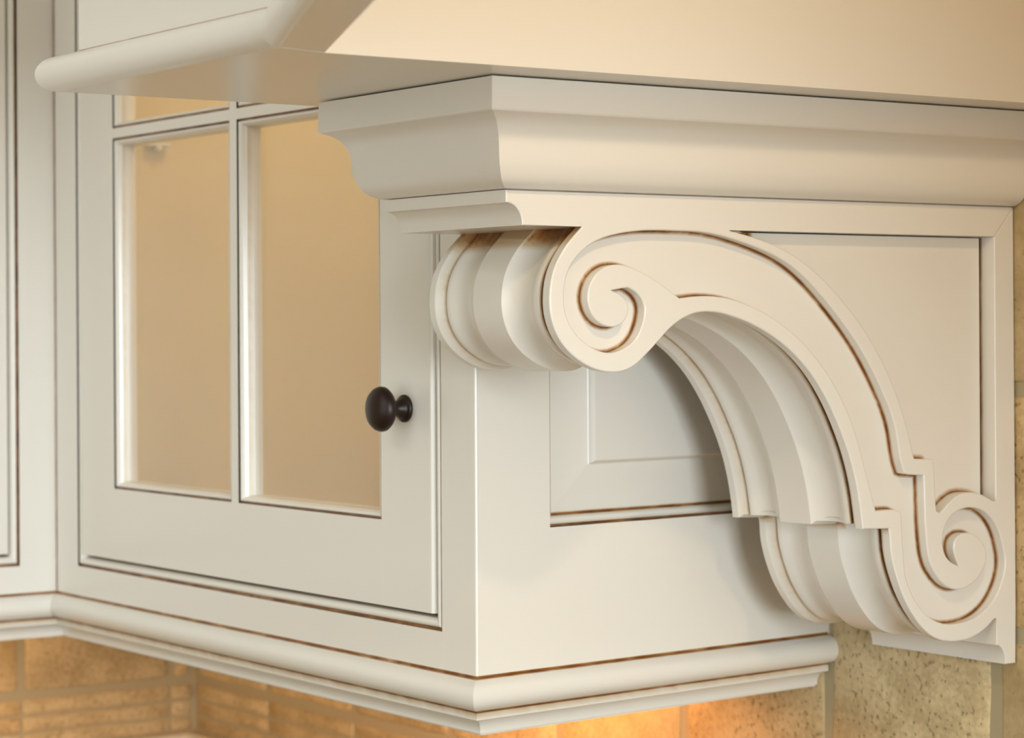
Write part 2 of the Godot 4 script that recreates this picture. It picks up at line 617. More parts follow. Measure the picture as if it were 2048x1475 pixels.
func floor_of(st: SurfaceTool, t: Transform3D, l: Dictionary, h: float, face: Vector3, gather := 1.0) -> void:
	# the bottom of a recess: flat, with glaze wiped along its rim
	var p: PackedVector2Array = l.p
	var n := inward(p)
	cap_fill(st, t, moved(p, n, -0.0004), PackedVector2Array(), h, face)
	var up := face.normalized() * 0.00006
	st.set_smooth_group(-1)
	var a := moved(p, n, -0.0003)
	var b := moved(p, n, 0.0009)
	var c := moved(p, n, 0.0026)
	for i in p.size():
		var j := (i + 1) % p.size()
		var ai := lift(t, a[i], h) + up
		var aj := lift(t, a[j], h) + up
		var bi := lift(t, b[i], h) + up
		var bj := lift(t, b[j], h) + up
		var ci := lift(t, c[i], h) + up * 0.5
		var cj := lift(t, c[j], h) + up * 0.5
		quad(st, ai, aj, bj, bi, face, tint(gather * 1.25, ai), tint(gather * 1.25, aj), tint(gather * 0.6, bj), tint(gather * 0.6, bi))
		quad(st, bi, bj, cj, ci, face, tint(gather * 0.6, bi), tint(gather * 0.6, bj), cream, cream)


func moulding(st: SurfaceTool, path: Array, profile: Array, before := Vector2.ZERO, after := Vector2.ZERO, step := 0.006, ends := true) -> void:
	# a profile [out, y, glaze] run along a level path of (x, z) points and mitred at its corners. Out is to the right-hand normal (-dz, dx) of the way it runs.
	var n := path.size()
	var dirs: Array[Vector2] = []
	for i in n - 1:
		dirs.append(((path[i + 1] as Vector2) - (path[i] as Vector2)).normalized())
	var miters: Array[Vector2] = []
	for i in n:
		var d0: Vector2 = dirs[i - 1] if i > 0 else (before if before != Vector2.ZERO else dirs[0])
		var d1: Vector2 = dirs[i] if i < n - 1 else (after if after != Vector2.ZERO else dirs[n - 2])
		var n0 := Vector2(-d0.y, d0.x)
		var n1 := Vector2(-d1.y, d1.x)
		miters.append((n0 + n1) / (1.0 + n0.dot(n1)))
	for i in n - 1:
		var a: Vector2 = path[i]
		var b: Vector2 = path[i + 1]
		var outward := Vector3(-dirs[i].y, 0, dirs[i].x)
		var cuts := maxi(1, roundi(a.distance_to(b) / step))
		for k in profile.size() - 1:
			var p = profile[k]
			var q = profile[k + 1]
			st.set_smooth_group(i * 64 + (int(p[3]) if p.size() > 3 else k) + 1)
			var a0: Vector2 = a + miters[i] * p[0]
			var b0: Vector2 = b + miters[i + 1] * p[0]
			var a1: Vector2 = a + miters[i] * q[0]
			var b1: Vector2 = b + miters[i + 1] * q[0]
			var hint: Vector3 = outward * (p[1] - q[1]) + Vector3.UP * (q[0] - p[0])
			var parts := cuts if p[2] > 0 or q[2] > 0 else 1
			for c in parts:
				var f0 := float(c) / parts
				var f1 := float(c + 1) / parts
				var v := [a0.lerp(b0, f0), a0.lerp(b0, f1), a1.lerp(b1, f1), a1.lerp(b1, f0)]
				var w: Array[Vector3] = []
				for m in 4:
					w.append(Vector3(v[m].x, p[1] if m < 2 else q[1], v[m].y))
				quad(st, w[0], w[1], w[2], w[3], hint, tint(p[2], w[0]), tint(p[2], w[1]), tint(q[2], w[2]), tint(q[2], w[3]))
	if ends:
		for e in [0, n - 1]:
			var ring := PackedVector2Array()
			for p in profile:
				ring.append(Vector2(p[0], p[1]))
			var m: Vector2 = miters[e]
			var base: Vector2 = path[e]
			var t := Transform3D(Basis(Vector3(m.x, 0, m.y), Vector3.UP, Vector3(m.y, 0, -m.x)), Vector3(base.x, 0, base.y))
			cap_fill(st, t, ring, PackedVector2Array(), 0.0, Vector3(dirs[0].x, 0, dirs[0].y) * -1.0 if e == 0 else Vector3(dirs[n - 2].x, 0, dirs[n - 2].y))


func border(st: SurfaceTool, t: Transform3D, lo: Vector2, hi: Vector2, profile: Array, step := 0.006) -> void:
	# a profile [in, height, glaze] run round the inside of a rectangle, mitred
	var c := [Vector2(lo.x, lo.y), Vector2(hi.x, lo.y), Vector2(hi.x, hi.y), Vector2(lo.x, hi.y)]
	var inn := [Vector2(1, 1), Vector2(-1, 1), Vector2(-1, -1), Vector2(1, -1)]
	for i in 4:
		var j := (i + 1) % 4
		var side: Vector2 = (inn[i] + inn[j]) / 2
		var cuts := maxi(1, roundi((c[i] as Vector2).distance_to(c[j]) / step))
		for k in profile.size() - 1:
			var p = profile[k]
			var q = profile[k + 1]
			st.set_smooth_group(i * 64 + (int(p[3]) if p.size() > 3 else k) + 1)
			var hint := t.basis * Vector3(-side.x * (q[1] - p[1]), -side.y * (q[1] - p[1]), q[0] - p[0])
			var parts := cuts if p[2] > 0 or q[2] > 0 else 1
			for s in parts:
				var f0 := float(s) / parts
				var f1 := float(s + 1) / parts
				var p0: Vector2 = c[i] + inn[i] * p[0]
				var p1: Vector2 = c[j] + inn[j] * p[0]
				var q0: Vector2 = c[i] + inn[i] * q[0]
				var q1: Vector2 = c[j] + inn[j] * q[0]
				var w := [lift(t, p0.lerp(p1, f0), p[1]), lift(t, p0.lerp(p1, f1), p[1]), lift(t, q0.lerp(q1, f1), q[1]), lift(t, q0.lerp(q1, f0), q[1])]
				quad(st, w[0], w[1], w[2], w[3], hint, tint(p[2], w[0]), tint(p[2], w[1]), tint(q[2], w[2]), tint(q[2], w[3]))


func poly_slab(st: SurfaceTool, pts: Array, y0: float, y1: float) -> void:
	# a level board cut to a plan of (x, z) points
	var ring := PackedVector2Array()
	for p in pts:
		ring.append(p)
	var t := Transform3D(Basis(Vector3.RIGHT, Vector3.BACK, Vector3.UP), Vector3.ZERO)
	cap_fill(st, t, ring, PackedVector2Array(), y0, Vector3.DOWN)
	cap_fill(st, t, ring, PackedVector2Array(), y1, Vector3.UP)
	var n := inward(ring)
	st.set_smooth_group(-1)
	for i in ring.size():
		var j := (i + 1) % ring.size()
		quad(st, lift(t, ring[i], y0), lift(t, ring[j], y0), lift(t, ring[j], y1), lift(t, ring[i], y1), Vector3(-(n[i] + n[j]).x, 0, -(n[i] + n[j]).y))


func arc(cx: float, cy: float, rx: float, ry: float, from: float, to: float, n: int, group: int, g := 0.0) -> Array:
	var out := []
	for i in n + 1:
		var a := deg_to_rad(lerpf(from, to, float(i) / n))
		out.append([cx + rx * cos(a), cy + ry * sin(a), g, group])
	return out


# ------------------------------------------------------------------ the room
func build_room() -> void:
	var id := Transform3D.IDENTITY
	var st := fresh(oak_floor)
	slab(st, id, Vector3(-1.25, -1.5, -0.55), Vector3(3.6, -1.4, 3.4), 0.0)
	struct("floor", st)
	st = fresh(plaster)
	slab(st, id, Vector3(-1.25, 1.3, -0.55), Vector3(3.6, 1.4, 3.4), 0.0)
	struct("ceiling", st)
	st = fresh(plaster)
	for r in [[-0.55, -1.4, 0.15, 1.3], [1.55, -1.4, 3.4, 1.3], [0.15, -1.4, 1.55, -0.3], [0.15, 0.95, 1.55, 1.3]]:
		slab(st, id, Vector3(3.4, r[1], r[0]), Vector3(3.6, r[3], r[2]), 0.0)
	struct("wall_right", st)
	st = fresh(plaster)
	for r in [[0.15, -0.3, 0.22, 0.95], [1.48, -0.3, 1.55, 0.95], [0.22, -0.3, 1.48, -0.23], [0.22, 0.88, 1.48, 0.95], [0.82, -0.23, 0.88, 0.88]]:
		slab(st, id, Vector3(3.46, r[1], r[0]), Vector3(3.53, r[3], r[2]), 0.004)
	var w2 := struct("unseen_window_2", st)  # unseen window, placed where the daylight from the right comes in
	var gl2 := fresh(glass)
	slab(gl2, id, Vector3(3.493, -0.23, 0.22), Vector3(3.497, 0.88, 1.48), 0.0)
	put("pane", gl2, w2)
	st = fresh(plaster)
	for r in [[-1.25, -1.4, -0.2, 1.3], [2.0, -1.4, 3.6, 1.3], [-0.2, -1.4, 2.0, -0.6], [-0.2, 0.9, 2.0, 1.3]]:
		slab(st, id, Vector3(r[0], r[1], 3.2), Vector3(r[2], r[3], 3.4), 0.0)
	struct("wall_front", st)
	st = fresh(plaster)
	for r in [[-0.2, -0.6, -0.13, 0.9], [1.93, -0.6, 2.0, 0.9], [-0.13, -0.6, 1.93, -0.53], [-0.13, 0.83, 1.93, 0.9], [0.87, -0.53, 0.93, 0.83]]:
		slab(st, id, Vector3(r[0], r[1], 3.26), Vector3(r[2], r[3], 3.33), 0.004)
	var w := struct("unseen_window_1", st)  # unseen window, placed for the daylight on the cabinet fronts
	var gl := fresh(glass)
	slab(gl, id, Vector3(-0.13, -0.53, 3.293), Vector3(1.93, 0.83, 3.297), 0.0)
	put("pane", gl, w)


func build_wall_stones() -> void:
	# mortar beds first, then every stone of them that the picture reaches, one by one
	var id := Transform3D.IDENTITY
	var st := fresh(grout)
	slab(st, id, Vector3(-1.25, -1.4, -0.55), Vector3(3.4, 1.3, WALL_Z - 0.0014), 0.0)
	var back := struct("wall_back", st)
	st = fresh(grout)
	slab(st, id, Vector3(-1.25, -1.4, WALL_Z - 0.0014), Vector3(LEFT_X - 0.0014, 1.3, 3.2), 0.0)
	var left := struct("wall_left", st)
	var rng := RandomNumberGenerator.new()
	rng.seed = 41
	# back wall: rows of near-square stones, then three courses of narrow liners
	var joints := [LEFT_X + 0.0035, -0.8975, -0.7250, -0.5525, -0.3790, -0.2060, -0.0340, 0.1380, 0.3105, 0.4830, 0.6555, 0.8280, 1.0005]
	var rows := [0.5280, 0.3580, 0.1880, 0.0180, -0.1520]
	for r in rows.size() - 1:
		for c in joints.size() - 1:
			stone(back, "tile", Vector2(joints[c], rows[r + 1]), Vector2(joints[c + 1], rows[r]), 0.0047, false, rng)
	var courses := [-0.1560, -0.1745, -0.1925, -0.2085]
	for r in courses.size() - 1:
		for c in joints.size() - 1:
			stone(back, "liner", Vector2(joints[c], courses[r + 1]), Vector2(joints[c + 1], courses[r]), 0.0012, false, rng)
	# left wall: u runs out of the corner
	var lj := [WALL_Z + 0.0035, -0.3130, -0.1390, 0.0340, 0.2070, 0.3800]
	for r in rows.size() - 1:
		for c in lj.size() - 1:
			stone(left, "tile", Vector2(lj[c], rows[r + 1]), Vector2(lj[c + 1], rows[r]), 0.0047, true, rng)
	for r in courses.size() - 1:
		for c in lj.size() - 1:
			stone(left, "liner", Vector2(lj[c], courses[r + 1]), Vector2(lj[c + 1], courses[r]), 0.0012, true, rng)
	# the narrow stone shelf under the liners, on both walls
	st = fresh(plain(Color(0.84, 0.79, 0.69), 0.7))
	slab(st, id, Vector3(LEFT_X, -0.230, WALL_Z - 0.003), Vector3(1.9, -0.2085, WALL_Z + 0.018), 0.003)
	slab(st, id, Vector3(LEFT_X - 0.003, -0.2301, WALL_Z + 0.001), Vector3(LEFT_X + 0.018, -0.2086, 0.45), 0.003)
	struct("trim_1", st)


func stone(wall: Node, called: String, lo: Vector2, hi: Vector2, joint: float, on_left: bool, rng: RandomNumberGenerator) -> void:
	# a tumbled stone: worn, slightly crooked outline and a softly rounded face
	var st := fresh(stones[rng.randi() % stones.size()])
	var a := lo + Vector2(joint, joint)
	var b := hi - Vector2(joint, joint)
	var ring := PackedVector2Array()
	var wear := 0.0011 if called == "tile" else 0.0007
	var corner := 0.006 if called == "tile" else 0.003
	var c := [a, Vector2(b.x, a.y), b, Vector2(a.x, b.y)]
	for i in 4:
		var p: Vector2 = c[i]
		var before: Vector2 = (c[(i + 3) % 4] - p).normalized()
		var after: Vector2 = (c[(i + 1) % 4] - p).normalized()
		ring.append(p + before * corner * rng.randf_range(0.7, 1.5))
		ring.append(p + (before + after) * corner * 0.28)
		var q0: Vector2 = p + after * corner * rng.randf_range(0.7, 1.5)
		ring.append(q0)
		var q1: Vector2 = c[(i + 1) % 4] - after * corner
		var cuts := 5 if p.distance_to(c[(i + 1) % 4]) > 0.05 else 1
		for k in range(1, cuts):
			ring.append(q0.lerp(q1, float(k) / cuts) + Vector2(-after.y, after.x) * rng.randf_range(-wear, wear))
	var proud := rng.randf_range(-0.0008, 0.0012)
	var t: Transform3D
	if on_left:
		t = Transform3D(Basis(Vector3(0, 0, 1), Vector3.UP, Vector3(1, 0, 0)), Vector3(LEFT_X + proud, 0, 0))
	else:
		t = Transform3D(Basis.IDENTITY, Vector3(0, 0, WALL_Z + proud))
	var n := inward(ring)
	var rings := [[ring, -0.006], [ring, -0.0022], [moved(ring, n, 0.0009), -0.0008], [moved(ring, n, 0.0030), 0.0]]
	st.set_smooth_group(1)
	for k in 3:
		for i in ring.size():
			var j := (i + 1) % ring.size()
			var o := t.basis * Vector3(-(n[i] + n[j]).x, -(n[i] + n[j]).y, 0.7)
			quad(st, lift(t, rings[k][0][i], rings[k][1]), lift(t, rings[k][0][j], rings[k][1]), lift(t, rings[k + 1][0][j], rings[k + 1][1]), lift(t, rings[k + 1][0][i], rings[k + 1][1]), o)
	var mid := (a + b) / 2
	for i in ring.size():
		var j := (i + 1) % ring.size()
		tri(st, lift(t, rings[3][0][i], 0.0), lift(t, rings[3][0][j], 0.0), lift(t, mid, 0.0002), t.basis.z)
	put(called, st, wall)


# ------------------------------------------------------------------ cabinets
func rail_profile() -> Array:
	# bead, fillet, cove and a thin strip: out, y, glaze, smoothing
	var p := [[-0.0125, 0.0018, 0.0, 1], [0.0002, 0.0018, 0.35, 2], [0.0003, 0.0013, 0.9, 2], [0.0003, 0.0003, 0.95, 3], [0.0014, 0.0000, 0.95, 3], [0.0020, -0.0004, 0.5, 3]]
	p.append_array(arc(0.0005, -0.0109, 0.0108, 0.0103, 78, -76, 14, 3))
	p.append_array([[0.0010, -0.0216, 0.95, 4], [0.0004, -0.0226, 1.0, 5], [0.0005, -0.0232, 0.2, 6], [0.0006, -0.0275, 0.0, 7], [0.0, -0.0279, 0.0, 7]])
	p.append_array(arc(0.0, -0.0378, 0.0108, 0.0097, 92, 176, 9, 8))
	p.append_array([[-0.0104, -0.0390, 0.0, 9], [-0.0125, -0.0392, 0.1, 10], [-0.0125, -0.0405, 0.0, 11], [-0.0130, -0.0405, 0.0, 12], [-0.0130, 0.0018, 0.0, 13]])
	return p


func opening_bead() -> Array:
	return [[0.0, -0.0002, 0.3, 0], [0.0, -0.0026, 0.9, 1], [0.0019, -0.0026, 0.9, 2], [0.0020, -0.0018, 0.6, 3], [0.0027, -0.0006, 0.0, 3], [0.0042, 0.0002, 0.0, 3], [0.0062, -0.0006, 0.0, 3], [0.0080, -0.0030, 0.0, 3], [0.0088, -0.0062, 0.1, 3], [0.0088, -0.0180, 0.9, 4], [0.0140, -0.0180, 0.9, 5]]


func pane_bead() -> Array:
	return [[0.0, 0.0, 0.3, 0], [0.0, -0.0018, 0.9, 1], [0.0015, -0.0018, 0.9, 2], [0.0016, -0.0010, 0.5, 3], [0.0022, -0.0004, 0.0, 3], [0.0036, -0.0014, 0.0, 3], [0.0048, -0.0038, 0.0, 3], [0.0053, -0.0062, 0.0, 3], [0.0055, -0.0064, 0.1, 4], [0.0062, -0.0120, 0.0, 4], [0.0062, -0.0180, 0.0, 5]]


func board(called: String, parent: Node, t: Transform3D, lo: Vector3, hi: Vector3, m: Material = null, bevel := 0.0005) -> MeshInstance3D:
	var st := fresh(m if m else cream_paint)
	slab(st, t, lo, hi, bevel)
	return put(called, st, parent)


func group_part(called: String, parent: Node) -> Node3D:
	var o := Node3D.new()
	o.name = numbered(called, parent)
	parent.add_child(o, true)
	return o


func build_glass_cabinet() -> void:
	var cab := thing("glass_cabinet", "cream wall cabinet with divided glass door and round dark knob, behind the corbel", "cabinet", Vector3(-0.33, 0, -0.17))
	var t := Transform3D.IDENTITY
	var top := 0.92
	# carcass
	board("side_wall", cab, t, Vector3(-0.655, 0.016, -0.335), Vector3(-0.640, top, -0.021), maple)
	board("back_panel", cab, t, Vector3(-0.640, 0.016, -0.338), Vector3(-0.06, top, -0.330), maple)
	board("bottom_shelf", cab, t, Vector3(-0.640, 0.010, -0.330), Vector3(-0.06, 0.026, -0.021), maple)
	board("top_panel", cab, t, Vector3(-0.640, top - 0.018, -0.330), Vector3(-0.06, top, -0.021), maple)
	# face frame round the door
	var o_lo := Vector2(-0.6196, 0.0272)
	var o_hi := Vector2(-0.0412, 0.80)
	board("stile", cab, t, Vector3(CORNER_X, 0, -0.02), Vector3(o_lo.x, top, 0), null, 0.0)
	var corner := fresh(cream_paint)
	poly_slab(corner, [Vector2(o_hi.x, -0.02), Vector2(o_hi.x, 0), Vector2(-0.0011, 0), Vector2(-0.0003, -0.0004), Vector2(0.0, -0.0012), Vector2(-0.0002, -0.0028), Vector2(-0.019, -0.0012), Vector2(-0.019, -0.02)], 0.0, top)
	put("stile", corner, cab)
	board("rail", cab, t, Vector3(o_lo.x, 0, -0.02), Vector3(o_hi.x + 0.002, o_lo.y, 0.00004), null, 0.0)
	board("rail", cab, t, Vector3(o_lo.x, o_hi.y, -0.02), Vector3(o_hi.x, top, 0), null, 0.0)
	var st := fresh(cream_paint)
	border(st, t, o_lo, o_hi, opening_bead())
	put("frame_bead", st, cab)
	# brown line where the two cabinets meet in the corner
	st = fresh(cream_paint)
	for k in 150:
		var y0 := 0.0008 + k * 0.006
		var w: Array[Vector3] = [Vector3(CORNER_X + 0.0003, y0, 0.0004), Vector3(CORNER_X + 0.0028, y0, 0.0004), Vector3(CORNER_X + 0.0028, y0 + 0.006, 0.0004), Vector3(CORNER_X + 0.0003, y0 + 0.006, 0.0004)]
		quad(st, w[0], w[1], w[2], w[3], Vector3.BACK, tint(0.75, w[0]), tint(0.75, w[1]), tint(0.75, w[2]), tint(0.75, w[3]))
	put("corner_seam", st, cab, "brown glazed seam in the inner corner")
	# the door
	var door := group_part("door", cab)
	var d_lo := o_lo + Vector2(0.0108, 0.0112)
	var d_hi := o_hi - Vector2(0.0100, 0.0108)
	var p_lo := Vector2(-0.5450, 0.0985)
	var p_hi := Vector2(-0.1175, 0.735)
	board("door_stile", door, t, Vector3(d_lo.x, d_lo.y, -0.019), Vector3(p_lo.x, d_hi.y, 0.0004), null, 0.0)
	st = fresh(cream_paint)
	poly_slab(st, [Vector2(p_hi.x, -0.019), Vector2(d_hi.x, -0.019), Vector2(d_hi.x, -0.0026), Vector2(d_hi.x - 0.0006, -0.0010), Vector2(d_hi.x - 0.0022, 0.0002), Vector2(d_hi.x - 0.0034, 0.0004), Vector2(p_hi.x, 0.0004)], d_lo.y, d_hi.y)
	put("door_stile", st, door)
	board("door_rail", door, t, Vector3(p_lo.x, d_lo.y, -0.019), Vector3(p_hi.x + 0.002, p_lo.y, 0.00044), null, 0.0)
	board("door_rail", door, t, Vector3(p_lo.x, p_hi.y, -0.019), Vector3(p_hi.x, d_hi.y, 0.0004), null, 0.0)
	var mx := Vector2(-0.3378, -0.3262)
	var my := Vector2(0.3950, 0.4035)
	board("muntin", door, t, Vector3(mx.x, p_lo.y, -0.019), Vector3(mx.y, p_hi.y, 0.0004), null, 0.0)
	for x in [[p_lo.x, mx.x], [mx.y, p_hi.x]]:
		board("muntin", door, t, Vector3(x[0], my.x, -0.019), Vector3(x[1], my.y, 0.0004), null, 0.0)
		for y in [[p_lo.y, my.x], [my.y, p_hi.y]]:
			st = fresh(cream_paint)
			border(st, Transform3D(Basis.IDENTITY, Vector3(0, 0, 0.0004)), Vector2(x[0], y[0]), Vector2(x[1], y[1]), pane_bead())
			put("glazing_bead", st, door)
			st = fresh(glass)
			slab(st, t, Vector3(x[0] + 0.003, y[0] + 0.003, -0.0142), Vector3(x[1] - 0.003, y[1] - 0.003, -0.0112), 0.0)
			put("glass_pane", st, door)
	# the knob: rose, neck and mushroom head turned about the z axis
	st = fresh(bronze)
	lathe(st, Transform3D(Basis.IDENTITY, Vector3(-0.0848, 0.1772, 0.0004)), [[0.0, 0.0], [0.0090, 0.0], [0.0096, 0.0008], [0.0096, 0.0020], [0.0088, 0.0031], [0.0077, 0.0034], [0.0074, 0.0038], [0.0070, 0.0052], [0.0056, 0.0072], [0.0050, 0.0095], [0.0052, 0.0118],
		[0.0070, 0.0136], [0.0105, 0.0148], [0.0137, 0.0163], [0.0154, 0.0184], [0.0156, 0.0204], [0.0148, 0.0228], [0.0128, 0.0252], [0.0098, 0.0271], [0.0062, 0.0283], [0.0028, 0.0288], [0.0, 0.0289]])
	put("knob", st, door, "dark oil-rubbed bronze knob")
	# side of the cabinet, towards the range: a raised panel in a frame, running back to the wall
	var turn := deg_to_rad(5.5)
	var into := Vector3(-sin(turn), 0, -cos(turn))
	var ts := Transform3D(Basis(into, Vector3.UP, Vector3(cos(turn), 0, -sin(turn))), Vector3.ZERO)
	var s_end := 0.3465
	var a_lo := Vector2(0.0656, 0.0966)
	var a_hi := Vector2(0.290, 0.80)
	board("side_stile", cab, ts, Vector3(0.0028, 0, -0.018), Vector3(a_lo.x, top, 0), null, 0.0)
	board("side_stile", cab, ts, Vector3(a_hi.x, 0, -0.018), Vector3(s_end, top, 0), null, 0.0)
	board("side_rail", cab, ts, Vector3(a_lo.x - 0.002, 0, -0.018), Vector3(a_hi.x, a_lo.y, 0.00004), null, 0.0)
	board("side_rail", cab, ts, Vector3(a_lo.x, a_hi.y, -0.018), Vector3(a_hi.x, top, 0), null, 0.0)
	st = fresh(cream_paint)
	border(st, ts, a_lo, a_hi, [[0.0, 0.0, 0.0, 0], [0.0, -0.0070, 0.75, 1], [0.0009, -0.0078, 0.95, 2], [0.0016, -0.0066, 0.1, 3], [0.0032, -0.0061, 0.0, 3], [0.0052, -0.0062, 0.0, 3], [0.0068, -0.0070, 0.1, 3], [0.0072, -0.0100, 0.8, 4], [0.0083, -0.0108, 0.95, 5], [0.0090, -0.0104, 0.15, 6], [0.0100, -0.0102, 0.0, 7],
		[0.0408, -0.0066, 0.0, 8], [0.0416, -0.0060, 0.0, 9], [0.0430, -0.0028, 0.0, 9], [0.0437, -0.0020, 0.0, 10], [0.0446, -0.0018, 0.0, 11]])
	st.set_smooth_group(-1)
	var f := 0.0446
	quad(st, lift(ts, a_lo + Vector2(f, f), -0.0018), lift(ts, Vector2(a_hi.x - f, a_lo.y + f), -0.0018), lift(ts, a_hi - Vector2(f, f), -0.0018), lift(ts, Vector2(a_lo.x + f, a_hi.y - f), -0.0018), ts.basis.z)
	put("raised_panel", st, cab)
	# moulding along the bottom, round the corner to the wall
	st = fresh(cream_paint)
	var far := into * (s_end - 0.002)
	moulding(st, [Vector2(CORNER_X, 0), Vector2(0, 0), Vector2(far.x, far.z)], rail_profile(), Vector2(0, -1))
	put("light_rail", st, cab)
	# a shelf pin left in the side wall
	st = fresh(clear_plastic)
	slab(st, t, Vector3(-0.640, 0.3975, -0.098), Vector3(-0.630, 0.4005, -0.076), 0.0006)
	lathe(st, Transform3D(Basis(Vector3.UP, Vector3.BACK, Vector3.RIGHT), Vector3(-0.640, 0.3955, -0.087)), [[0.0, 0.0], [0.0028, 0.0], [0.0028, 0.009], [0.0022, 0.0102], [0.0, 0.0104]], 16)
	put("shelf_pin", st, cab, "small clear shelf pin on the inside wall")


func build_corner_cabinet() -> void:
	var cab := thing("corner_cabinet", "cream wall cabinet at the far left edge, meeting the glass cabinet in an inner corner", "cabinet", Vector3(-0.86, 0, 0.4))
	var t := Transform3D(Basis(Vector3(0, 0, -1), Vector3.UP, Vector3(1, 0, 0)), Vector3(CORNER_X, 0, 0))
	var top := 0.92
	var o_lo := Vector2(-0.44, 0.0256)
	var o_hi := Vector2(-0.0345, 0.80)
	board("stile", cab, t, Vector3(o_hi.x, 0, -0.02), Vector3(0.0, top, 0), null, 0.0)
	board("stile", cab, t, Vector3(-0.48, 0, -0.02), Vector3(o_lo.x, top, 0), null, 0.0)
	board("rail", cab, t, Vector3(o_lo.x, 0, -0.02), Vector3(o_hi.x, o_lo.y, 0), null, 0.0)
	board("rail", cab, t, Vector3(o_lo.x, o_hi.y, -0.02), Vector3(o_hi.x, top, 0), null, 0.0)
	var st := fresh(cream_paint)
	border(st, t, o_lo, o_hi, opening_bead())
	put("frame_bead", st, cab)
	board("door", cab, t, Vector3(o_lo.x + 0.0106, o_lo.y + 0.0110, -0.019), Vector3(o_hi.x - 0.0106, o_hi.y - 0.0110, 0.0002), null, 0.0009)
	board("bottom_panel", cab, t, Vector3(-0.48, 0.010, -0.390), Vector3(0.0, 0.026, -0.02), maple)
	board("end_panel", cab, t, Vector3(-0.48, 0.0, -0.390), Vector3(-0.462, top, -0.02), null)
	board("top_panel", cab, t, Vector3(-0.462, top - 0.018, -0.390), Vector3(0.0, top, -0.02), maple)
	st = fresh(cream_paint)
	moulding(st, [Vector2(CORNER_X, 0.48), Vector2(CORNER_X, 0)], rail_profile(), Vector2.ZERO, Vector2(1, 0))
	put("light_rail", st, cab)


# ------------------------------------------------------------------ hood and crown
func build_hood() -> void:
	var hood := thing("range_hood", "cream range hood with a thick round-nosed lower edge, above the scroll corbel", "range hood", Vector3(0.61, SOFFIT, 0.0))
	var mid := 0.61
	var thick := 0.0215
	var flip := func(v: Vector2) -> Vector2: return Vector2(2 * mid - v.x, v.y)
	var l0 := Vector2(-0.036, 0.005)
	var l1 := Vector2(-0.036, 0.2805)
	var fc := Vector2(0.2365, 0.2805)
	var g1 := Vector2(0.45, 0.3771)
	var i0 := Vector2(0.2283, 0.2491)
	var i1 := Vector2(0.4554, 0.3518)
	var iw := Vector2(0.2258, WALL_Z)
	# the flat boards of the underside
	var st := fresh(cream_paint)
	poly_slab(st, [l0, l1, fc, i0, iw, Vector2(0.004, WALL_Z), Vector2(0.004, 0.005)], SOFFIT, SOFFIT + thick)
	put("soffit_board", st, hood)
	st = fresh(cream_paint)
	poly_slab(st, [flip.call(l0), flip.call(l1), flip.call(fc), flip.call(i0), flip.call(iw), Vector2(1.216, WALL_Z), Vector2(1.216, 0.005)], SOFFIT, SOFFIT + thick)
	put("soffit_board", st, hood)
	st = fresh(cream_paint)
	poly_slab(st, [fc + Vector2(0.0003, 0.0), g1, flip.call(g1), flip.call(fc), flip.call(i0), flip.call(i1), i1, i0 + Vector2(0.0003, 0)], SOFFIT + 0.0002, SOFFIT + thick)
	put("bay_board", st, hood)
	# round nosing on the left leg, then along the bay and the other leg
	var nose := arc(0.0, SOFFIT + thick / 2, thick / 2, thick / 2, -90, 90, 14, 1)
	st = fresh(cream_paint)
	moulding(st, [l0, l1, fc], nose, Vector2.ZERO, (g1 - fc).normalized(), 0.006, false)
	put("nosing", st, hood)
	st = fresh(cream_paint)
	moulding(st, [fc, g1, flip.call(g1), flip.call(fc), flip.call(l1), flip.call(l0)], nose, Vector2(1, 0), Vector2.ZERO, 0.006, false)
	put("nosing", st, hood)
	# upright front boards standing on the nosing
	var back := 0.0095
	var top := 1.299
	st = fresh(cream_paint)
	moulding(st, [l0, l1, fc], [[-back, SOFFIT + thick + 0.0002, 0.6, 0], [-back, SOFFIT + thick + 0.0029, 0.75, 0], [-back, SOFFIT + thick + 0.0038, 0.0, 0], [-back, top, 0.0, 1]], Vector2.ZERO, (g1 - fc).normalized(), 0.006, false)
	moulding(st, [l0, l1, fc], [[-back - 0.0008, SOFFIT + thick + 0.0003, 0.5, 0], [-back + 0.0012, SOFFIT + thick + 0.0002, 0.35, 0], [-back + 0.0022, SOFFIT + thick + 0.0001, 0.0, 0]], Vector2.ZERO, (g1 - fc).normalized(), 0.006, false)
	put("fascia", st, hood)
	st = fresh(cream_paint)
	moulding(st, [fc, g1, flip.call(g1), flip.call(fc), flip.call(l1), flip.call(l0)], [[-back, SOFFIT + thick, 0.0, 0], [-back, top, 0.0, 1]], Vector2(1, 0), Vector2.ZERO, 0.006, false)
	put("fascia", st, hood)
	# lining of the opening
	var lining := [iw, i0, i1, flip.call(i1), flip.call(i0), flip.call(iw)]
	st = fresh(cream_paint)
	st.set_smooth_group(-1)
	for i in lining.size() - 1:
		var a: Vector2 = lining[i]
		var b: Vector2 = lining[i + 1]
		quad(st, Vector3(a.x, SOFFIT + thick, a.y), Vector3(b.x, SOFFIT + thick, b.y), Vector3(b.x, 0.69, b.y), Vector3(a.x, 0.69, a.y), Vector3(mid - a.x, 0, -(a.y + b.y) / 2 + 0.05))
	put("lining", st, hood)
	st = fresh(steel)
	poly_slab(st, [iw, i0, i1, flip.call(i1), flip.call(i0), flip.call(iw)], 0.67, 0.69)
	put("insert", st, hood)


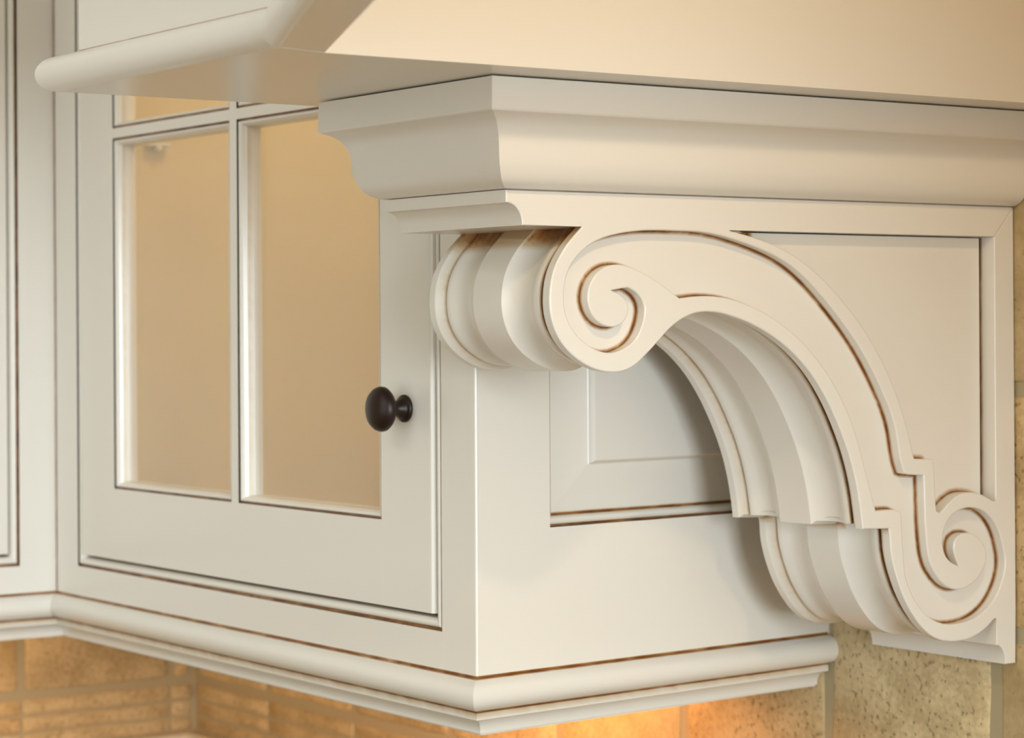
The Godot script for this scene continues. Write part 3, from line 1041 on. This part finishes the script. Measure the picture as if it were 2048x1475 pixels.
func build_crown() -> void:
	var crown := thing("crown_molding", "cream crown molding block between the scroll corbel and the hood underside", "molding", Vector3(0.09, CAP_TOP, -0.1))
	var p := [[-0.003, CAP_TOP + 0.0004, 0.9, 0], [-0.0004, CAP_TOP + 0.0004, 0.9, 0], [0.0006, 0.3142, 0.3, 1], [0.0020, 0.3144, 0.0, 1], [0.0046, 0.3153, 0.0, 1], [0.0073, 0.3167, 0.0, 1], [0.0097, 0.3187, 0.0, 1], [0.0115, 0.3212, 0.0, 1], [0.0129, 0.3240, 0.0, 1], [0.0140, 0.3268, 0.0, 1], [0.0148, 0.3297, 0.0, 1], [0.0153, 0.3335, 0.0, 1],
		[0.0157, 0.3380, 0.0, 1], [0.0162, 0.3423, 0.0, 1], [0.0168, 0.3448, 0.0, 1], [0.0179, 0.3473, 0.0, 1], [0.0193, 0.3497, 0.0, 1], [0.0210, 0.3519, 0.0, 1], [0.0230, 0.3537, 0.0, 1], [0.0252, 0.3550, 0.0, 1], [0.0275, 0.3560, 0.0, 1], [0.0294, 0.3567, 0.0, 1], [0.0302, 0.3570, 0.0, 2], [0.0308, 0.3575, 0.0, 2], [0.0311, 0.3584, 0.0, 3], [0.0310, 0.3600, 0.0, 3], [0.0304, 0.3764, 0.0, 4], [0.0300, 0.3767, 0.0, 5], [-0.003, 0.3767, 0.0, 6]]
	var st := fresh(cream_paint)
	moulding(st, [Vector2(CORBEL_L - 0.002, 0.012), Vector2(CORBEL_L - 0.002, CAP_FRONT), Vector2(CORBEL_R, CAP_FRONT), Vector2(CORBEL_R, WALL_Z + 0.0015)], p)
	put("crown_profile", st, crown)
	board("core", crown, Transform3D.IDENTITY, Vector3(CORBEL_L, CAP_TOP + 0.0002, WALL_Z + 0.0015), Vector3(CORBEL_R - 0.002, 0.3762, CAP_FRONT - 0.002))


# ------------------------------------------------------------------ the corbel
func build_corbel() -> void:
	var corbel := thing("scroll_corbel", "large cream carved corbel with two scrolls and brown glaze in its grooves", "corbel", Vector3(0.0925, 0.0, WALL_Z))
	var side := Transform3D(Basis(Vector3(0, 0, 1), Vector3.UP, Vector3(1, 0, 0)), Vector3.ZERO)
	var mirror := Transform3D(Basis(Vector3(0, 0, 1), Vector3.UP, Vector3(-1, 0, 0)), Vector3(CORBEL_L + CORBEL_R, 0, 0))
	var none := {}
	var wide := CORBEL_R - CORBEL_L
	# top plate with a cove along its front edge
	var cove := PackedVector2Array()
	for i in 13:
		var a := deg_to_rad(90.0 * i / 12.0)
		cove.append(Vector2(CAP_FRONT - 0.0004 - 0.0112 * sin(a), CAP_LOW + 0.0010 + 0.0122 * cos(a)))
	var cap := loop_of([PackedVector2Array([Vector2(WALL_Z + 0.001, CAP_TOP), Vector2(CAP_FRONT, CAP_TOP)]), PackedVector2Array([Vector2(CAP_FRONT, CAP_TOP), Vector2(CAP_FRONT, 0.3063)]), PackedVector2Array([Vector2(CAP_FRONT, 0.3063), cove[0]]), cove,
		PackedVector2Array([cove[12], Vector2(0.0733, CAP_LOW)]), PackedVector2Array([Vector2(0.0733, CAP_LOW), Vector2(0.0285, CAP_LOW)]), PackedVector2Array([Vector2(0.0285, CAP_LOW), Vector2(-0.0862, CAP_LOW)]), PackedVector2Array([Vector2(-0.0862, CAP_LOW), Vector2(PLATE_Z, CAP_LOW)]), PackedVector2Array([Vector2(PLATE_Z, CAP_LOW), Vector2(WALL_Z + 0.001, CAP_TOP)])])
	var st := fresh(cream_paint)
	plate(st, side, cap, none, CORBEL_R, func(_r): return wide + 0.0022, 0.0006, [6], true)
	put("top_plate", st, corbel)
	# back plate against the stone, coved at its foot; its edge steps in where the lower scroll runs over it
	var lower_y := 0.0317
	var upper_y := 0.1121
	var low_cove := PackedVector2Array()
	for i in 13:
		var a := deg_to_rad(90.0 * i / 12.0)
		low_cove.append(Vector2(PLATE_Z - 0.0088 * sin(a), 0.0005 + 0.0125 * cos(a)))
	st = fresh(cream_paint)
	var w := WALL_Z + 0.001
	var foot := loop_of([PackedVector2Array([Vector2(w, lower_y), Vector2(w, -0.0007)]), PackedVector2Array([Vector2(w, -0.0007), Vector2(PLATE_Z - 0.0088, -0.0007)]), PackedVector2Array([Vector2(PLATE_Z - 0.0088, -0.0007), low_cove[12]]), reversed(low_cove), PackedVector2Array([low_cove[0], Vector2(PLATE_Z, lower_y)]), PackedVector2Array([Vector2(PLATE_Z, lower_y), Vector2(w, lower_y)])])
	plate(st, side, foot, none, CORBEL_R, func(_r): return wide, 0.0006, [5], true)
	var waist := loop_of([PackedVector2Array([Vector2(w, lower_y), Vector2(PLATE_Z, lower_y)]), PackedVector2Array([Vector2(PLATE_Z, lower_y), Vector2(PLATE_Z, upper_y)]), PackedVector2Array([Vector2(PLATE_Z, upper_y), Vector2(w, upper_y)]), PackedVector2Array([Vector2(w, upper_y), Vector2(w, lower_y)])])
	plate(st, side, waist, none, CORBEL_R - 0.0095, func(_r): return wide - 0.0095, 0.0, [], true)
	var long := loop_of([PackedVector2Array([Vector2(w, upper_y), Vector2(PLATE_Z, upper_y)]), line_of([Vector2(PLATE_Z, upper_y), Vector2(PLATE_Z, CAP_LOW - 0.0004)]), PackedVector2Array([Vector2(PLATE_Z, CAP_LOW - 0.0004), Vector2(w, CAP_TOP - 0.0004)]), PackedVector2Array([Vector2(w, CAP_TOP - 0.0004), Vector2(w, upper_y)])])
	plate(st, side, long, none, CORBEL_R, func(r): return 0.0140 if r == 1 else wide, 0.0006, [0], true, 0.8)
	put("back_plate", st, corbel)
	# the carved sides: a flat face with the running channel sunk into it
	var front := curve_of(SCROLL_EDGE)
	var lower := curve_of(LOWER_EDGE)
	var ring := curve_of(RING_TOP)
	var strap := curve_of(STRAP_EDGE)
	var step := curve_of(STEP_TOP)
	var ext := curve_of(EXTRADOS)
	var ends := func(r: PackedVector2Array, k: int) -> Vector2: return r[0] if k == 0 else r[r.size() - 1]
	var tuck := CAP_LOW + 0.003
	var start := Vector2(front[0].x, CAP_LOW)
	front[0] = start
	var outline := loop_of([front, line_of([ends.call(front, 1), lower[0]]), lower, PackedVector2Array([ends.call(lower, 1), Vector2(w, lower_y)]), PackedVector2Array([Vector2(w, lower_y), Vector2(w, upper_y)]), PackedVector2Array([Vector2(w, upper_y), Vector2(PLATE_Z, upper_y), ring[0]]), ring,
		PackedVector2Array([ends.call(ring, 1), strap[0]]), strap, PackedVector2Array([ends.call(strap, 1), step[0]]), step, PackedVector2Array([ends.call(step, 1), ext[0]]), ext,
		PackedVector2Array([ends.call(ext, 1), Vector2(-0.0862, tuck)]), PackedVector2Array([Vector2(-0.0862, tuck), Vector2(start.x + 0.003, tuck)]), PackedVector2Array([Vector2(start.x + 0.003, tuck), start])])
	var channel := loop_of([curve_of(CH_FIELD_BOTTOM, 0.0018), curve_of(CH_NECK_LOWER, 0.0022), curve_of(CH_COMMA_LOWER, 0.0022), curve_of(CH_STEP, 0.002), curve_of(CH_OUTER, 0.0025), curve_of(CH_EYE, 0.0015), curve_of(CH_COMMA_UPPER, 0.002), curve_of(CH_INTRADOS, 0.0025)])
	var sunk := 0.009
	var deep := func(r: int) -> float:
		if r < 0:
			return sunk
		return 0.0014 if r <= 2 else (0.0016 if r in [3, 4, 5, 13, 14, 15] else 0.0118)
	for k in 2:
		var t := side if k == 0 else mirror
		st = fresh(cream_paint)
		plate(st, t, outline, channel, CORBEL_R + 0.0001, deep, 0.0008, [3, 4, 5, 13, 14], false, 0.95)
		put("carved_strap", st, corbel)
		st = fresh(cream_paint)
		floor_of(st, t, channel, CORBEL_R + 0.0001 - sunk, t.basis.z, 1.0)
		put("channel_floor", st, corbel)
	# flat board filling the corner between arch, top plate and back plate
	var region := loop_of([ring, PackedVector2Array([ends.call(ring, 1), strap[0]]), strap, PackedVector2Array([ends.call(strap, 1), step[0]]), step, PackedVector2Array([ends.call(step, 1), ext[0]]), ext, line_of([ends.call(ext, 1), Vector2(PLATE_Z, CAP_LOW)]), line_of([Vector2(PLATE_Z, CAP_LOW), ring[0]])])
	var grown := moved(region.p, inward(region.p), -0.0015)
	for i in grown.size():
		grown[i] = Vector2(maxf(grown[i].x, PLATE_Z + 0.0030), minf(grown[i].y, CAP_LOW - 0.0007))
	var panel := {"p": grown, "g": region.g}
	st = fresh(cream_paint)
	plate(st, side, panel, none, CORBEL_R - 0.0112, func(_r): return wide - 0.0224, 0.0006, [0, 1, 2, 3, 4, 5, 6], true)
	# glaze wiped along its edges
	var rim_n := inward(region.p)
	for i in region.p.size():
		var j: int = (i + 1) % region.p.size()
		var g: int = region.g[i]
		if g == 7 or g == 8:
			continue
		var lo := 0.0
		var reach := 0.0034
		var h := CORBEL_R - 0.0112 + 0.00006
		var ai := lift(side, region.p[i], h)
		var aj := lift(side, region.p[j], h)
		var bi := lift(side, region.p[i] + rim_n[i] * 0.0008, h)
		var bj := lift(side, region.p[j] + rim_n[j] * 0.0008, h)
		var ci := lift(side, region.p[i] + rim_n[i] * reach, h - 0.00003)
		var cj := lift(side, region.p[j] + rim_n[j] * reach, h - 0.00003)
		quad(st, ai, aj, bj, bi, Vector3.RIGHT, tint(1.0, ai), tint(1.0, aj), tint(0.45, bj), tint(0.45, bi))
		quad(st, bi, bj, cj, ci, Vector3.RIGHT, tint(0.45, bi), tint(0.45, bj), cream, cream)
	for i in region.p.size():
		var j: int = (i + 1) % region.p.size()
		var pi: Vector2 = region.p[i]
		var pj: Vector2 = region.p[j]
		if region.g[i] != 6 or minf(pi.x, pj.x) < -0.117:
			continue
		var h := CORBEL_R - 0.0112 + 0.00012
		var q := [lift(side, pi, h), lift(side, pj, h), lift(side, Vector2(pj.x, CAP_LOW - 0.0008), h), lift(side, Vector2(pi.x, CAP_LOW - 0.0008), h)]
		var fade_i := smoothstep(-0.116, -0.111, pi.x)
		var fade_j := smoothstep(-0.116, -0.111, pj.x)
		quad(st, q[0], q[1], q[2], q[3], Vector3.RIGHT, tint(fade_i, q[0]), tint(fade_j, q[1]), tint(fade_j, q[2]), tint(fade_i, q[3]))
	put("spandrel_panel", st, corbel)
	# the moulded underside: a fluted section run along the scroll
	var half := [[0.0013, 0.0, 0.0, 0], [0.0066, 0.0, 0.0, 1], [0.0076, 0.0003, 0.0, 1], [0.0132, 0.0046, 0.12, 2], [0.0138, 0.0052, 0.9, 2], [0.0140, 0.0060, 1.2, 3], [0.0147, 0.0060, 1.2, 4], [0.0149, 0.0042, 0.35, 5], [0.0156, 0.0033, 0.0, 5], [0.0168, 0.0028, 0.0, 5], [0.0184, 0.0027, 0.0, 5], [0.0204, 0.0031, 0.0, 5], [0.0228, 0.0039, 0.0, 5], [0.0254, 0.0049, 0.0, 5], [0.0282, 0.0056, 0.0, 5], [0.0312, 0.0060, 0.0, 5], [0.0342, 0.0061, 0.0, 5], [0.0370, 0.0059, 0.0, 5], [0.0398, 0.0054, 0.0, 5], [0.0424, 0.0046, 0.0, 5], [0.0448, 0.0036, 0.0, 5], [0.0470, 0.0025, 0.0, 5], [0.0488, 0.0014, 0.0, 5], [0.0500, 0.0004, 0.0, 6], [0.0506, 0.0, 0.0, 7]]
	var section := half.duplicate()
	for i in range(half.size() - 1, -1, -1):
		var q = half[i]
		section.append([wide - q[0], q[1], q[2], 20 - (half[i - 1][3] if i > 0 else 0)])
	var path: PackedVector2Array = outline.p.duplicate()
	var normals := inward(path)
	var runs: PackedInt32Array = outline.g
	var last := 0
	for i in runs.size():
		if runs[i] <= 2:
			last = i
	st = fresh(cream_paint)
	for i in last + 1:
		var j := i + 1
		for k in section.size() - 1:
			var p = section[k]
			var q = section[k + 1]
			st.set_smooth_group(1 + runs[i] * 40 + int(p[3]))
			var v: Array[Vector3] = []
			var c: Array[Color] = []
			for m in [[i, p], [j, p], [j, q], [i, q]]:
				var e = m[1]
				var pt: Vector2 = Vector2(path[m[0]]) + normals[m[0]] * e[1]
				pt.y = minf(pt.y, CAP_LOW)
				var at := Vector3(CORBEL_L + e[0], pt.y, pt.x)
				v.append(at)
				var g: float = e[2]
				# old glaze brushed into the top of the roll and under the step
				if m[0] < 30:
					g = maxf(g, smoothstep(0.279, 0.2915, pt.y) * (0.9 if e[1] > 0.001 else 0.45))
				if runs[mini(m[0], runs.size() - 1)] == 2 and m[0] > 0:
					g = maxf(g, 0.55 * smoothstep(0.0955, 0.0980, pt.y) * (1.0 if pt.x > -0.226 else 0.0))
				c.append(tint(g, at))
			quad(st, v[0], v[1], v[2], v[3], Vector3(0, -normals[i].y, -normals[i].x), c[0], c[1], c[2], c[3])
	put("fluted_underside", st, corbel)


func build_far_side() -> void:
	# unseen matching end of the range, out of view to the right: placed to keep part of the window's light off the wall side of the hood
	var across := 1.035
	for called in ["scroll_corbel", "crown_molding"]:
		var twin: Node3D = get_node(called).duplicate()
		twin.name = numbered(called, self)
		add_child(twin, true)
		twin.position.x += across
		twin.set_meta("label", "unseen second scroll corbel at the other end of the hood, blocking window light" if called == "scroll_corbel" else "unseen second crown molding block at the other end of the hood, blocking window light")
	var cab := thing("unseen_wall_cabinet", "unseen cream wall cabinet beyond the other end of the range hood, blocking window light", "cabinet", Vector3(1.60, 0, -0.17))  # out of view, shades the wall side from the right window
	board("case", cab, Transform3D.IDENTITY, Vector3(1.262, 0, WALL_Z + 0.001), Vector3(1.95, 0.92, -0.0205), null, 0.001)
	board("door", cab, Transform3D.IDENTITY, Vector3(1.30, 0.03, -0.0203), Vector3(1.91, 0.89, 0.0), null, 0.001)


func reversed(p: PackedVector2Array) -> PackedVector2Array:
	var out := p.duplicate()
	out.reverse()
	return out


# ------------------------------------------------------------------ lamps
func build_lamps() -> void:
	var o := thing("unseen_ceiling_lamp", "unseen wide flat lighting panel on the kitchen ceiling, lighting the cabinets from above", "lamp", Vector3(0.8, 1.3, 1.7))  # unseen fitting that goes with the overhead area light
	board("frame", o, Transform3D.IDENTITY, Vector3(-0.12, 1.272, 1.08), Vector3(1.72, 1.299, 2.32), steel, 0.004)
	var glow := plain(Color(0.95, 0.95, 0.93), 0.5)
	glow.emission_enabled = true
	glow.emission = Color(0.95, 0.965, 0.96)
	glow.emission_energy_multiplier = 0.8
	board("diffuser", o, Transform3D.IDENTITY, Vector3(-0.1, 1.264, 1.1), Vector3(1.7, 1.2725, 2.3), glow, 0.001)
	puck("unseen_hood_light", "unseen round halogen light in the ceiling of the range hood, lighting the corbel", Vector3(0.65, 0.67, 0.13), 0.04, Color(1.0, 0.88, 0.70), 0.115, 89.0)  # out of view inside the hood, placed to light corbel and lining
	puck("added_shelf_light", "added small warm fill light inside the top of the glass cabinet", Vector3(-0.30, 0.902, -0.16), 0.025, Color(1.0, 0.89, 0.68), 0.115, 80.0)  # added lamp, brightens and warms the cabinet interior
	puck("cabinet_light", "round warm light fixed under the glass cabinet", Vector3(-0.34, 0.010, -0.18), 0.03, Color(1.0, 0.70, 0.43), 0.09, 85.0)
	puck("unseen_corner_light", "unseen round warm light under the far left cabinet, lighting the left tiles", Vector3(-0.86, 0.010, 0.10), 0.03, Color(1.0, 0.76, 0.44), 0.055, 85.0)  # out of view, placed to warm the tiles of the left wall


func puck(called: String, label: String, at: Vector3, r: float, tone: Color, power: float, cone: float) -> void:
	var o := thing(called, label, "lamp", at)
	var down := Transform3D(Basis(Vector3.RIGHT, Vector3.FORWARD, Vector3.DOWN), at)
	var st := fresh(steel)
	lathe(st, down, [[r * 1.25, 0.0], [r * 1.25, 0.004], [r * 1.15, 0.007], [r, 0.007], [r, 0.003]], 40)
	put("trim_ring", st, o)
	var lens := plain(Color(1, 0.95, 0.85), 0.4)
	lens.emission_enabled = true
	lens.emission = tone
	lens.emission_energy_multiplier = 3.0
	st = fresh(lens)
	lathe(st, down, [[r, 0.003], [r * 0.7, 0.0045], [0.0, 0.005]], 40)
	put("lens", st, o)
	var l := SpotLight3D.new()
	l.name = "beam"
	o.add_child(l)
	l.position = Vector3(0, -0.02, 0)
	l.rotation_degrees = Vector3(-90, 0, 0)
	l.light_color = tone
	l.light_energy = power
	l.light_size = r * 0.45
	l.spot_range = 8.0
	l.spot_attenuation = 2.0
	l.spot_angle = cone
	l.spot_angle_attenuation = 0.2
	l.shadow_enabled = true
